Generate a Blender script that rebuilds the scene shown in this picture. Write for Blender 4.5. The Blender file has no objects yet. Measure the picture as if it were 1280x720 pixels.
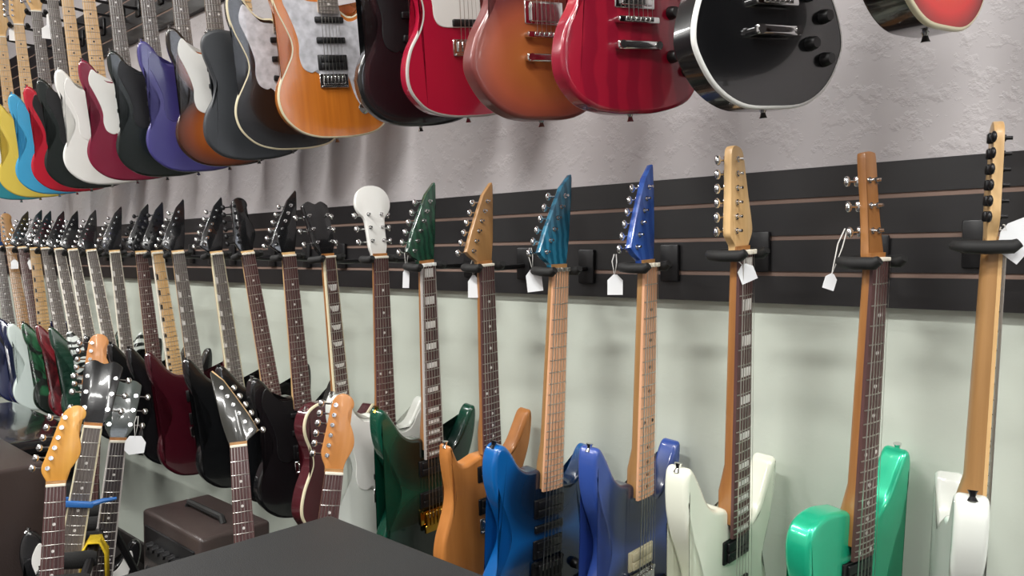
import bpy, bmesh, math, random
from mathutils import Vector, Matrix
random.seed(7)
col = bpy.context.scene.collection
SC = bpy.context.scene
mm = 0.001

# ------------------------------------------------------------------ materials
MATS = {}
def _new(name):
    m = bpy.data.materials.new(name); m.use_nodes = True
    nt = m.node_tree; b = nt.nodes['Principled BSDF']
    return m, nt, b
def lin(c):
    return tuple((x/12.92 if x <= 0.04045 else ((x+0.055)/1.055)**2.4) for x in c)
def rgb(h):
    h = h.lstrip('#'); return lin(tuple(int(h[i:i+2], 16)/255 for i in (0, 2, 4)))
def plain(name, color, rough=0.5, metal=0.0, coat=0.0, bump=0.0, bscale=200, var=0.0, vscale=6.0, emit=0.0, spec=0.5):
    if name in MATS: return MATS[name]
    m, nt, b = _new(name); c = rgb(color)
    b.inputs['Base Color'].default_value = (*c, 1); b.inputs['Roughness'].default_value = rough
    b.inputs['Metallic'].default_value = metal; b.inputs['Coat Weight'].default_value = coat
    b.inputs['Coat Roughness'].default_value = 0.05; b.inputs['Specular IOR Level'].default_value = spec
    if emit:
        b.inputs['Emission Color'].default_value = (*c, 1); b.inputs['Emission Strength'].default_value = emit
    tc = nt.nodes.new('ShaderNodeTexCoord')
    if var > 0:
        n = nt.nodes.new('ShaderNodeTexNoise'); n.inputs['Scale'].default_value = vscale
        nt.links.new(tc.outputs['Object'], n.inputs['Vector'])
        r = nt.nodes.new('ShaderNodeValToRGB')
        r.color_ramp.elements[0].color = (*[x*(1-var) for x in c], 1); r.color_ramp.elements[1].color = (*[min(1, x*(1+var)) for x in c], 1)
        r.color_ramp.elements[0].position = .3; r.color_ramp.elements[1].position = .7
        nt.links.new(n.outputs['Fac'], r.inputs['Fac']); nt.links.new(r.outputs['Color'], b.inputs['Base Color'])
    if bump > 0:
        n = nt.nodes.new('ShaderNodeTexNoise'); n.inputs['Scale'].default_value = bscale; n.inputs['Detail'].default_value = 3
        nt.links.new(tc.outputs['Object'], n.inputs['Vector'])
        bp = nt.nodes.new('ShaderNodeBump'); bp.inputs['Strength'].default_value = bump; bp.inputs['Distance'].default_value = 0.01
        nt.links.new(n.outputs['Fac'], bp.inputs['Height']); nt.links.new(bp.outputs['Normal'], b.inputs['Normal'])
    MATS[name] = m; return m
def wood(name, c1, c2, rough=0.4, coat=0.2, sc=(60, 60, 3)):
    if name in MATS: return MATS[name]
    m, nt, b = _new(name)
    tc = nt.nodes.new('ShaderNodeTexCoord'); mp = nt.nodes.new('ShaderNodeMapping'); mp.inputs['Scale'].default_value = sc
    n = nt.nodes.new('ShaderNodeTexNoise'); n.inputs['Scale'].default_value = 1.0; n.inputs['Detail'].default_value = 4
    r = nt.nodes.new('ShaderNodeValToRGB'); r.color_ramp.elements[0].position = .3; r.color_ramp.elements[1].position = .72
    r.color_ramp.elements[0].color = (*rgb(c1), 1); r.color_ramp.elements[1].color = (*rgb(c2), 1)
    L = nt.links.new
    L(tc.outputs['Object'], mp.inputs['Vector']); L(mp.outputs['Vector'], n.inputs['Vector']); L(n.outputs['Fac'], r.inputs['Fac']); L(r.outputs['Color'], b.inputs['Base Color'])
    b.inputs['Roughness'].default_value = rough; b.inputs['Coat Weight'].default_value = coat; b.inputs['Coat Roughness'].default_value = .1
    MATS[name] = m; return m
def burst(name, edge, mid, cen, rough=.22, coat=.7, grain=False):
    """finish that darkens from the middle of the body to its rim"""
    if name in MATS: return MATS[name]
    m, nt, b = _new(name); L = nt.links.new
    tc = nt.nodes.new('ShaderNodeTexCoord'); outs = []
    for (cx, cz, rx, rz) in ((0, -.695, .172, .135), (0, -.475, .148, .125)):
        mp = nt.nodes.new('ShaderNodeMapping'); mp.vector_type = 'TEXTURE'
        mp.inputs['Location'].default_value = (cx, 0, cz); mp.inputs['Scale'].default_value = (rx, 5, rz)
        g = nt.nodes.new('ShaderNodeTexGradient'); g.gradient_type = 'SPHERICAL'
        L(tc.outputs['Object'], mp.inputs['Vector']); L(mp.outputs['Vector'], g.inputs['Vector']); outs.append(g.outputs['Fac'])
    mx = nt.nodes.new('ShaderNodeMath'); mx.operation = 'MAXIMUM'; L(outs[0], mx.inputs[0]); L(outs[1], mx.inputs[1])
    r = nt.nodes.new('ShaderNodeValToRGB'); e = r.color_ramp.elements
    e[0].position = .03; e[0].color = (*rgb(edge), 1); e[1].position = .62; e[1].color = (*rgb(cen), 1)
    k = e.new(.28); k.color = (*rgb(mid), 1)
    L(mx.outputs[0], r.inputs['Fac']); L(r.outputs['Color'], b.inputs['Base Color'])
    b.inputs['Roughness'].default_value = rough; b.inputs['Coat Weight'].default_value = coat; b.inputs['Coat Roughness'].default_value = .04
    MATS[name] = m; return m
def figured(name, c1, c2, kind='flame', scale=45, rough=.25, coat=.6, lo=.35, hi=.65, dist=4.0):
    """flame / quilt / swirl figure"""
    if name in MATS: return MATS[name]
    m, nt, b = _new(name); L = nt.links.new
    tc = nt.nodes.new('ShaderNodeTexCoord')
    if kind == 'noise':
        w = nt.nodes.new('ShaderNodeTexNoise'); w.inputs['Scale'].default_value = scale; w.inputs['Distortion'].default_value = dist; w.inputs['Detail'].default_value = 2
    else: w = nt.nodes.new('ShaderNodeTexWave'); w.bands_direction = 'Z' if kind != 'flame' else 'X'; w.inputs['Detail Scale'].default_value = 1.2; w.inputs['Distortion'].default_value = dist; w.inputs['Scale'].default_value = scale; w.inputs['Detail'].default_value = 2
    #; w.inputs['Scale'].default_value = scale; w.inputs['Distortion'].default_value = dist
    r = nt.nodes.new('ShaderNodeValToRGB'); r.color_ramp.elements[0].position = lo; r.color_ramp.elements[1].position = hi
    r.color_ramp.elements[0].color = (*rgb(c1), 1); r.color_ramp.elements[1].color = (*rgb(c2), 1)
    L(tc.outputs['Object'], w.inputs['Vector']); L(w.outputs['Fac'], r.inputs['Fac']); L(r.outputs['Color'], b.inputs['Base Color'])
    b.inputs['Roughness'].default_value = rough; b.inputs['Coat Weight'].default_value = coat; b.inputs['Coat Roughness'].default_value = .05
    MATS[name] = m; return m
def gloss(name, c, metal=0.0, rough=.22): return plain(name, c, rough=rough, metal=metal, coat=.7)

maple = wood('maple_wood', '#c99f68', '#e3c08c'); pink_maple = wood('pale_roasted_maple', '#d39c78', '#e8b792')
tan_maple = wood('tinted_maple', '#936c40', '#aa8050'); amber_maple = wood('amber_maple', '#c98a36', '#dfa54c')
rosewood = wood('rosewood', '#43292a', '#684644', rough=.5, coat=0.1); ebony = wood('ebony', '#302a2b', '#4a4243', rough=.5, coat=.1)
grey_rose = wood('grey_rosewood', '#5a5350', '#7b736e', rough=.55, coat=0)  # rosewood in a lighter, greyer tone
nato = wood('brown_neck_wood', '#8a5a30', '#a9743f')
chrome = plain('chrome', '#d8d8d8', rough=.12, metal=1); steel = plain('steel_wire', '#c9c6c0', rough=.3, metal=1)
gold = plain('gold_plate', '#c79a3c', rough=.2, metal=1)
blackplastic = plain('black_plastic', '#141416', rough=.35); blackmetal = plain('black_metal', '#1a1a1c', rough=.35, metal=.3)
rubber = plain('black_rubber', '#141414', rough=.7)
cream = plain('cream_plastic', '#d8cfb0', rough=.35); bone = plain('bone', '#e6e0d0', rough=.4); whiteplastic = plain('white_plastic', '#e6e6e2', rough=.3)
pearl = plain('pearl', '#c6c6cc', rough=.25, coat=.5, var=.25, vscale=40); inlaywhite = plain('inlay_pearl', '#dedad6', rough=.35, var=.12, vscale=80)
inlayblack = plain('inlay_black', '#1c1512', rough=.5)
paper = plain('tag_paper', '#e2e4e6', rough=.8)
greybind = plain('grey_binding', '#b6b1ad', rough=.4)

# ------------------------------------------------------------------ object helpers
def tag(o, label=None, cat=None, group=None, kind=None):
    if label: o['label'] = label
    if cat: o['category'] = cat
    if group: o['group'] = group
    if kind: o['kind'] = kind
    return o
def empty(name, loc=(0, 0, 0)):
    o = bpy.data.objects.new(name, None); o.empty_display_size = .05; o.location = loc; col.objects.link(o); return o
def mesh_from(bm, name, mats, smooth=35):
    bmesh.ops.recalc_face_normals(bm, faces=bm.faces)
    me = bpy.data.meshes.new(name); bm.to_mesh(me); bm.free()
    for m in (mats if isinstance(mats, (list, tuple)) else [mats]): me.materials.append(m)
    if smooth:
        me.shade_smooth(); me.set_sharp_from_angle(angle=math.radians(smooth))
    return me
def link(name, me, parent=None, loc=None, rot=None, scale=None):
    o = bpy.data.objects.new(name, me); col.objects.link(o)
    if parent is not None: o.parent = parent
    if loc is not None: o.location = loc
    if rot is not None: o.rotation_euler = rot
    if scale is not None: o.scale = scale
    return o
def obj(name, bm, mats, parent=None, smooth=35, **k): return link(name, mesh_from(bm, name, mats, smooth), parent, **k)
CACHE = {}
def cached(key, fn):
    if key not in CACHE: CACHE[key] = fn()
    return CACHE[key]

# ------------------------------------------------------------------ shape helpers
def box(bm, x0, x1, y0, y1, z0, z1, bev=0, seg=2, mi=0):
    v = [bm.verts.new((x, y, z)) for x in (x0, x1) for y in (y0, y1) for z in (z0, z1)]
    fs = [bm.faces.new([v[i] for i in f]) for f in ((0, 1, 3, 2), (4, 6, 7, 5), (0, 4, 5, 1), (2, 3, 7, 6), (0, 2, 6, 4), (1, 5, 7, 3))]
    for f in fs: f.material_index = mi
    if bev:
        es = list({e for f in fs for e in f.edges})
        r = bmesh.ops.bevel(bm, geom=es, offset=bev, segments=seg, affect='EDGES', profile=.5)
        for f in r['faces']: f.material_index = mi
    return v
def tube(bm, pts, r, n=8, cap=True, mi=0):
    pts = [Vector(p) for p in pts]; rs = r if isinstance(r, (list, tuple)) else [r]*len(pts)
    rings = []; prevx = None
    for i, p in enumerate(pts):
        d = (pts[min(i+1, len(pts)-1)] - pts[max(i-1, 0)]).normalized()
        x = d.orthogonal().normalized() if prevx is None else (prevx - d*prevx.dot(d)).normalized()
        prevx = x; y = d.cross(x)
        rings.append([bm.verts.new(p + (x*math.cos(2*math.pi*k/n) + y*math.sin(2*math.pi*k/n))*rs[i]) for k in range(n)])
    for a, b in zip(rings, rings[1:]):
        for k in range(n):
            f = bm.faces.new((a[k], a[(k+1) % n], b[(k+1) % n], b[k])); f.material_index = mi
    if cap:
        bm.faces.new(rings[0][::-1]).material_index = mi; bm.faces.new(rings[-1]).material_index = mi
def sellipse(bm, c, r, nu=10, nv=6):
    c = Vector(c); rows = []
    for j in range(1, nv):
        t = math.pi*j/nv
        rows.append([bm.verts.new(c + Vector((r[0]*math.sin(t)*math.cos(2*math.pi*i/nu), r[1]*math.sin(t)*math.sin(2*math.pi*i/nu), r[2]*math.cos(t)))) for i in range(nu)])
    top = bm.verts.new(c + Vector((0, 0, r[2]))); bot = bm.verts.new(c - Vector((0, 0, r[2])))
    for i in range(nu):
        bm.faces.new((top, rows[0][i], rows[0][(i+1) % nu])); bm.faces.new((bot, rows[-1][(i+1) % nu], rows[-1][i]))
        for a, b in zip(rows, rows[1:]): bm.faces.new((a[i], b[i], b[(i+1) % nu], a[(i+1) % nu]))
def smooth_outline(pts, sub=4, sharp=()):
    n = len(pts); out = []
    for i in range(n):
        p0, p1, p2, p3 = (Vector(pts[(i+k-1) % n]) for k in range(4))
        s1, s2 = i in sharp, (i+1) % n in sharp
        t1 = Vector((0, 0)) if False else ((p2-p0)*.5 if not s1 else (p2-p1))
        t2 = (p3-p1)*.5 if not s2 else (p2-p1)
        for k in range(sub):
            t = k/sub; t2_, t3 = t*t, t*t*t
            out.append(p1*(2*t3-3*t2_+1) + t1*(t3-2*t2_+t) + p2*(-2*t3+3*t2_) + t2*(t3-t2_))
    return out
def normals2(P):
    n = len(P); N = []
    area = sum(P[i].x*P[(i+1) % n].y - P[(i+1) % n].x*P[i].y for i in range(n))
    sg = 1 if area > 0 else -1
    for i in range(n):
        d = (P[(i+1) % n]-P[i-1]); 
        if d.length < 1e-9: d = Vector((1, 0))
        d.normalize(); N.append(Vector((d.y, -d.x))*sg)      # outward
    return N
def plate(P, prof, mi=0, bm=None, dome=0.0):
    """P: outline in (x,z); prof: list of (inset, y) from front to back."""
    bm = bm or bmesh.new(); N = normals2(P); rings = []
    for ins, y in prof:
        rings.append([bm.verts.new((p.x-q.x*ins, y, p.y-q.y*ins)) for p, q in zip(P, N)])
    n = len(P)
    for a, b in zip(rings, rings[1:]):
        for k in range(n): bm.faces.new((a[k], a[(k+1) % n], b[(k+1) % n], b[k])).material_index = mi
    f = bm.faces.new(rings[0]); f.material_index = mi; g = bm.faces.new(rings[-1][::-1]); g.material_index = mi
    bmesh.ops.triangulate(bm, faces=[f, g], ngon_method='EAR_CLIP')
    return bm
def round_prof(y0, y1, r, seg=4):
    a = [(r*(1-math.sin(math.pi/2*k/seg)), y0+r*(1-math.cos(math.pi/2*k/seg))) for k in range(seg+1)]
    b = [(r*(1-math.cos(math.pi/2*k/seg)), y1-r*(1-math.sin(math.pi/2*k/seg))) for k in range(seg+1)]
    return a+b
def weighted(o):
    md = o.modifiers.new('WeightedNormal', 'WEIGHTED_NORMAL'); md.mode = 'FACE_AREA'; md.weight = 90; md.keep_sharp = False
    return o

# ------------------------------------------------------------------ guitar shapes (mm; z up from the bottom of the body)
STRAT = [(0,0),(-60,4),(-110,22),(-148,60),(-162,105),(-155,150),(-132,195),(-114,232),(-112,265),(-126,305),(-143,345),(-154,388),(-154,428),(-144,452),(-126,456),(-106,436),(-86,406),(-62,388),(-32,386),(32,352),(56,336),(80,344),(100,372),(117,400),(132,406),(143,392),(143,360),(134,320),(118,278),(108,242),(112,205),(134,160),(154,118),(159,80),(147,42),(114,14),(58,2)]
SUPER = [(0,0),(-58,3),(-108,20),(-145,58),(-158,102),(-150,150),(-126,195),(-108,235),(-107,268),(-122,310),(-140,352),(-152,395),(-155,440),(-150,468),(-134,472),(-112,442),(-88,402),(-62,380),(-34,374),(34,338),(60,324),(86,342),(110,380),(130,414),(146,420),(150,398),(144,355),(132,312),(114,270),(104,238),(110,205),(132,162),(152,118),(156,80),(144,42),(112,14),(56,2)]
SINGLE = [(0,0),(-70,5),(-125,35),(-160,85),(-165,122),(-150,170),(-124,215),(-114,242),(-118,280),(-130,320),(-130,355),(-112,388),(-75,403),(-28,400),(30,345),(55,320),(84,326),(108,346),(124,358),(133,345),(131,315),(120,280),(113,242),(123,215),(150,170),(165,122),(160,85),(125,35),(70,5)]
TELE = [(0,0),(-60,3),(-115,20),(-152,60),(-160,105),(-148,155),(-122,200),(-112,240),(-121,285),(-134,330),(-136,370),(-120,398),(-82,410),(-32,404),(32,352),(60,336),(88,350),(112,375),(130,378),(137,355),(132,315),(116,270),(107,235),(115,200),(140,155),(158,110),(155,65),(125,22),(60,3)]
MIRR = [(-x, z) for x, z in SUPER if x <= -33][::-1]
MIRR = [(0, 0)] + [p for p in TELE[1:14]] + MIRR      # square shoulder on one side, one long horn on the other
THIN = [(0,0),(-58,3),(-108,20),(-145,58),(-158,102),(-152,150),(-135,195),(-122,235),(-118,268),(-122,300),(-126,330),(-128,360),(-124,384),(-116,386),(-106,362),(-94,338),(-74,330),(-34,340)] + SUPER[19:]
def sharp_of(pts): return [i for i, p in enumerate(pts) if abs(p[0]) <= 34 and p[1] > 300]
BODY = {'strat': STRAT, 'super': SUPER, 'single': SINGLE, 'tele': TELE, 'mirror': MIRR, 'thin': THIN}
BOT = -.815
def outline(kind):
    pts = BODY[kind]
    return [Vector((p.x*mm, BOT + p.y*mm)) for p in smooth_outline(pts, 5, sharp_of(pts))]
GUARD = [(-108,424),(-122,400),(-124,372),(-112,340),(-98,300),(-90,262),(-92,225),(-84,195),(-62,182),(-44,190),(-40,176),(40,176),(46,160),(60,112),(82,78),(104,66),(124,80),(128,108),(112,148),(94,196),(88,236),(98,276),(114,318),(124,358),(118,380),(104,366),(84,332),(56,322),(31,338),(30,372),(-30,372),(-62,376),(-84,396)]
GUARDT = [(-92,370),(-106,340),(-100,300),(-88,262),(-84,225),(-64,206),(0,206),(40,206),(70,214),(92,230),(104,270),(118,315),(124,350),(104,352),(86,332),(56,322),(31,338),(30,372),(-30,372),(-64,378)]

def neck_w(z):     # fretboard width at depth z below the nut
    return .042 + .015*min(1, -z/.48)
def fz(n, L=.648): return -L*(1-2**(-n/12))

def make_body(kind, mat, parent, binding=None, thick=.045, name='body', edge=.009, side=None):
    P = outline(kind)
    if binding: edge = .0035
    me = cached(('body', kind, mat.name, bool(binding), thick), lambda: mesh_from(plate(P, round_prof(0, thick, edge, 4)), name, mat, 0))
    if side and len(me.materials) == 1:
        me.materials.append(side)
        for p in me.polygons:
            if p.normal.y > -.8: p.material_index = 1
    for p in me.polygons: p.use_smooth = True
    o = weighted(link(name, me, parent))
    if binding:
        def bnd():
            bm = bmesh.new(); N = normals2(P)
            pr = [(.0046, -.0007), (.0015, -.0005), (-.0008, .0016), (-.0008, .0065), (.003, .0065)]
            R = [[bm.verts.new((p.x-q.x*i, y, p.y-q.y*i)) for p, q in zip(P, N)] for i, y in pr]
            n = len(P)
            for a, b in zip(R, R[1:]):
                for k in range(n): bm.faces.new((a[k], a[(k+1) % n], b[(k+1) % n], b[k]))
            return mesh_from(bm, 'binding', binding, 60)
        link('binding', cached(('bind', kind, binding.name), bnd), o)
    return o

def make_neck(mat, parent, nf, set_neck=False):
    def f():
        bm = bmesh.new(); zs = [0.012, 0, -.03, -.1, -.2, -.3, -.37, -.395, -.42, -.47]
        rings = []
        for z in zs:
            w = neck_w(min(0, z))/2; d = .014 + .004*min(1, -min(0, z)/.35)
            if z < -.37: d = .024 if not set_neck else .022
            if z < -.40: d = .03
            if z == 0.012: d = .009
            r = [(-w, -.0065), (w, -.0065)]
            m_ = 9
            r += [(w*math.cos(math.pi*k/m_), -.004 + (d+.004)*math.sin(math.pi*k/m_)**.8) for k in range(0, m_+1)]
            rings.append([bm.verts.new((x, y, z)) for x, y in r])
        n = len(rings[0])
        for a, b in zip(rings, rings[1:]):
            for k in range(n): bm.faces.new((a[k], a[(k+1) % n], b[(k+1) % n], b[k]))
        bm.faces.new(rings[0][::-1]); bm.faces.new(rings[-1])
        return mesh_from(bm, 'neck', mat, 50)
    return link('neck', cached(('neck', mat.name, set_neck), f), parent)

def make_fretboard(mat, parent, nf, inlay, inlay_mat, bind=None):
    ze = fz(nf) - .008
    def f():
        bm = bmesh.new(); rings = []
        for z in (0, ze*.25, ze*.5, ze*.75, ze):
            w = neck_w(z)/2
            rings.append([bm.verts.new((x, y, z)) for x, y in ((-w, -.0064), (-w, -.0118), (-w*.5, -.0136), (0, -.0141), (w*.5, -.0136), (w, -.0118), (w, -.0064))])
        n = 7
        for a, b in zip(rings, rings[1:]):
            for k in range(n): bm.faces.new((a[k], a[(k+1) % n], b[(k+1) % n], b[k]))
        bm.faces.new(rings[0]); bm.faces.new(rings[-1][::-1])
        return mesh_from(bm, 'fretboard', mat, 40)
    fb = link('fretboard', cached(('fb', mat.name, nf), f), parent)
    if bind:
        for s in (-1, 1):
            def g(s=s):
                bm = bmesh.new(); rs = []
                for z in (.0, ze):
                    w = neck_w(z)/2
                    rs.append([bm.verts.new((s*x, y, z)) for x, y in ((w-.003, -.0132), (w+.0008, -.0118), (w+.0008, -.0064), (w-.003, -.0064))])
                for k in range(4): bm.faces.new((rs[0][k], rs[0][(k+1) % 4], rs[1][(k+1) % 4], rs[1][k]))
                bm.faces.new(rs[0]); bm.faces.new(rs[1][::-1])
                return mesh_from(bm, 'edge_binding', bind, 0)
            link('edge_binding', cached(('fbb', bind.name, nf, s), g), fb)
    def fr():
        bm = bmesh.new()
        pr = [(-.0012, 0), (-.0008, -.0010), (0, -.0014), (.0008, -.0010), (.0012, 0)]
        xs = [(-.5, -.0116), (-.25, -.0134), (0, -.0140), (.25, -.0134), (.5, -.0116)]
        R = [[bm.verts.new((x, y+dy, dz)) for dz, dy in pr] for x, y in xs]
        for a, b in zip(R, R[1:]):
            for k in range(4): bm.faces.new((a[k], a[k+1], b[k+1], b[k]))
        return mesh_from(bm, 'fret', steel, 0)
    frm = cached('fret', fr)
    for n in range(1, nf+1):
        z = fz(n); link('fret', frm, fb, loc=(0, 0, z), scale=(neck_w(z)-.001, 1, 1))
    marks = [n for n in (3, 5, 7, 9, 12, 15, 17, 19, 21, 24) if n <= nf]
    if inlay in ('block', 'trap', 'shark') and inlay != 'dot': marks = [1]*(inlay == 'block') + marks if inlay == 'block' else marks
    for n in marks:
        za, zb = fz(n-1), fz(n); zc = (za+zb)/2; h = (za-zb); w = neck_w(zc)
        def im(key, pts):
            def g():
                bm = bmesh.new()
                f = bm.faces.new([bm.verts.new((x, -.0144, z)) for x, z in pts]); 
                r = bmesh.ops.extrude_face_region(bm, geom=[f]); bmesh.ops.translate(bm, vec=(0, .004, 0), verts=[v for v in r['geom'] if isinstance(v, bmesh.types.BMVert)])
                return mesh_from(bm, 'inlay', inlay_mat, 0)
            return cached((key, inlay_mat.name, n), g)
        if inlay == 'dot':
            me = cached(('dot', inlay_mat.name), lambda: (lambda bm: (tube(bm, [(0, -.0146, 0), (0, -.011, 0)], .0036, 12), mesh_from(bm, 'inlay', inlay_mat, 40))[1])(bmesh.new()))
            for x in ((0,) if n not in (12, 24) else (-w*.27, w*.27)): link('inlay', me, fb, loc=(x, .0009 if x else 0, zc))
        elif inlay == 'block': link('inlay', im('blk', [(-w*.3, -h*.3), (w*.3, -h*.3), (w*.3, h*.3), (-w*.3, h*.3)]), fb, loc=(0, 0, zc))
        elif inlay == 'trap': link('inlay', im('trp', [(-w*.22, -h*.28), (w*.22, -h*.28), (w*.34, h*.28), (-w*.34, h*.28)]), fb, loc=(0, 0, zc))
        elif inlay == 'shark': link('inlay', im('shk', [(-w*.45, -h*.42), (w*.46, -h*.42), (-w*.45, h*.4)]), fb, loc=(0, .0008, zc))
    return fb

# headstocks: outlines in metres, z up from the nut; side = which edge the machine heads stand on
HEADS = {
 'fender': ([(-.0205,0),(-.0215,.012),(-.030,.030),(-.034,.045),(-.0325,.060),(-.029,.100),(-.025,.145),(-.019,.172),(-.002,.184),(.016,.180),(.026,.168),(.027,.154),(.019,.146),(.017,.132),(.026,.112),(.036,.088),(.039,.066),(.033,.046),(.025,.028),(.0215,.012),(.0205,0)],
            [(-.021+.0055*k/5, .040+.0235*k, -1) for k in range(6)], 0),
 'pointed': ([(-.0205,0),(-.0220,.010),(-.042,.026),(-.050,.036),(-.028,.080),(.002,.132),(.026,.172),(.055,.200),(.058,.193),(.052,.150),(.044,.105),(.036,.060),(.026,.020),(.0205,0)],
             [(-.032+.0128*k, .036+.0235*k, -1) for k in range(6)], -.16),
 'taper': ([(-.0205,0),(-.022,.012),(-.034,.026),(-.036,.040),(-.031,.090),(-.026,.150),(-.021,.172),(-.006,.176),(.012,.166),(.020,.130),(.027,.090),(.036,.045),(.034,.028),(.022,.010),(.0205,0)],
           [(-.018+.002*k, .036+.0235*k, -1) for k in range(6)], -.05),
 'three': ([(-.0205,0),(-.0215,.012),(-.032,.030),(-.036,.045),(-.040,.10),(-.044,.148),(-.040,.158),(-.022,.168),(0,.160),(.022,.168),(.040,.158),(.044,.148),(.040,.10),(.036,.045),(.032,.030),(.0215,.012),(.0205,0)],
           [(-.026-.003*k, .045+.040*k, -1) for k in range(3)] + [(.026+.003*k, .045+.040*k, 1) for k in range(3)], -.24),
 'round': ([(-.0205,0),(-.0215,.012),(-.026,.030),(-.027,.07),(-.030,.105),(-.046,.125),(-.052,.150),(-.042,.178),(-.018,.194),(.018,.194),(.042,.178),(.052,.150),(.046,.125),(.030,.105),(.027,.07),(.026,.030),(.0215,.012),(.0205,0)],
           [(-.017-.001*k, .045+.036*k, -1) for k in range(3)] + [(.017+.001*k, .045+.036*k, 1) for k in range(3)], -.20),
}
HEADS['swept'] = ([(x+.22*max(0, z-.03), z) for x, z in HEADS['fender'][0]], [(x+.22*max(0, z-.03), z, q) for x, z, q in HEADS['fender'][1]], 0)
HEADS['slim'] = ([(-.0205,0),(-.0215,.010),(-.019,.030),(-.017,.06),(-.016,.10),(-.016,.160),(-.010,.170),(.010,.170),(.016,.160),(.016,.10),(.017,.06),(.019,.030),(.0215,.010),(.0205,0)],
           [(-.009, .045+.040*k, -1) for k in range(3)] + [(.009, .045+.040*k, 1) for k in range(3)], -.12)
HEADS['reverse'] = ([(-x, z) for x, z in HEADS['pointed'][0]][::-1], [(-x, z, 1) for x, z, q in HEADS['pointed'][1]], -.16)
def tuner_mesh(mat):
    def f():
        bm = bmesh.new()
        tube(bm, [(0, .000, 0), (0, -.0025, 0)], .0052, 10)                      # washer
        tube(bm, [(0, -.002, 0), (0, -.011, 0)], [.0032, .0028], 8)               # post
        box(bm, -.008, .008, .013, .022, -.008, .008, .002, 1)                    # gear housing
        tube(bm, [(-.006, .0175, 0), (-.026, .0175, 0)], .0022, 6)                # shaft
        sellipse(bm, (-.031, .0175, 0), (.0075, .0042, .0088), 10, 6)             # button
        return mesh_from(bm, 'tuner', mat, 50)
    return cached(('tuner', mat.name), f)
def make_head(kind, mat, parent, tmat, tilt_extra=0):
    pts, tun, tilt = HEADS[kind]
    def f():
        P = [Vector(p) for p in pts] if kind in ('pointed', 'reverse') else smooth_outline(pts, 3, (0, len(pts)-1))
        return mesh_from(plate(P, round_prof(0, .0145, .002, 2)), 'headstock', mat, 40)
    h = link('headstock', cached(('head', kind, mat.name), f), parent, loc=(0, -.004, .002), rot=(tilt, 0, 0))
    for (x, z, s) in tun:
        w = abs(abs(x) - .036)
        link('tuner', tuner_mesh(tmat), h, loc=(x, 0, z), rot=(0, 0, 0) if s < 0 else (0, math.pi, 0))
    return h

def pickup_mesh(kind, mat):
    def f():
        bm = bmesh.new()
        if kind == 'hum':
            box(bm, -.042, .042, -.004, .002, -.021, .021, .002, 2)
            for s in (-1, 1): box(bm, -.034, .034, -.009, -.003, s*.0095-.0088, s*.0095+.0088, .002, 2)
            for k in range(6): tube(bm, [(-.026+.0104*k, -.0088, -.010), (-.026+.0104*k, -.0102, -.010)], .0022, 6)
        elif kind == 'cover':
            box(bm, -.045, .045, -.003, .002, -.023, .023, .002, 2)
            box(bm, -.035, .035, -.011, -.002, -.019, .019, .003, 3)
        else:
            box(bm, -.041, .041, -.0075, .001, -.0085, .0085, .0035, 3)
            for k in range(6): tube(bm, [(-.026+.0104*k, -.0072, 0), (-.026+.0104*k, -.0092, 0)], .0026, 6)
        return mesh_from(bm, 'pickup', mat, 50)
    return cached(('pu', kind, mat.name), f)
def bridge_mesh(kind, mat):
    def f():
        bm = bmesh.new()
        if kind == 'trem':
            box(bm, -.041, .041, -.004, 0, -.026, .012, .001, 1)
            box(bm, -.037, .037, -.009, -.003, -.026, -.020, .001, 1)
            for k in range(6): box(bm, -.031+.0106*k, -.031+.0106*k+.0092, -.010, -.003, -.016, .006, .0012, 1)
            for k in range(6): tube(bm, [(-.0265+.0106*k, -.004, .0095), (-.0265+.0106*k, -.007, .0095)], .0026, 6)
        elif kind == 'floyd':
            box(bm, -.046, .046, -.006, 0, -.022, .014, .002, 2)
            for k in range(6): box(bm, -.033+.0112*k, -.033+.0112*k+.0098, -.015, -.005, -.024, .010, .001, 1)
            box(bm, -.036, .036, -.013, -.006, -.044, -.024, .001, 1)
            for s in (-1, 1): tube(bm, [(s*.037, -.002, .012), (s*.037, -.011, .012)], .005, 10)
        else:
            box(bm, -.046, .046, -.016, -.006, -.006, .006, .003, 2)
            for k in range(6): box(bm, -.032+.0108*k, -.032+.0108*k+.0085, -.0185, -.015, -.004, .004, .0008, 1)
            for s in (-1, 1): tube(bm, [(s*.041, 0, 0), (s*.041, -.013, 0)], .006, 10)
        return mesh_from(bm, 'bridge', mat, 40)
    return cached(('br', kind, mat.name), f)
def knob_mesh(mat):
    def f():
        bm = bmesh.new(); tube(bm, [(0, 0, 0), (0, -.004, 0), (0, -.014, 0), (0, -.016, 0)], [.0125, .012, .0100, .0085], 16)
        return mesh_from(bm, 'knob', mat, 40)
    return cached(('knob', mat.name), f)
def button_mesh(mat):
    def f():
        bm = bmesh.new(); tube(bm, [(0, 0, .002), (0, 0, -.004), (0, 0, -.010), (0, 0, -.013)], [.0075, .0038, .0055, .0072], 12)
        return mesh_from(bm, 'strap_button', mat, 40)
    return cached(('btn', mat.name), f)
def tail_mesh(mat):
    def f():
        bm = bmesh.new(); box(bm, -.050, .050, -.018, -.008, -.008, .008, .004, 3)
        for s in (-1, 1): tube(bm, [(s*.041, 0, 0), (s*.041, -.020, 0)], .0075, 10)
        return mesh_from(bm, 'tailpiece', mat, 45)
    return cached(('tail', mat.name), f)
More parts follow.
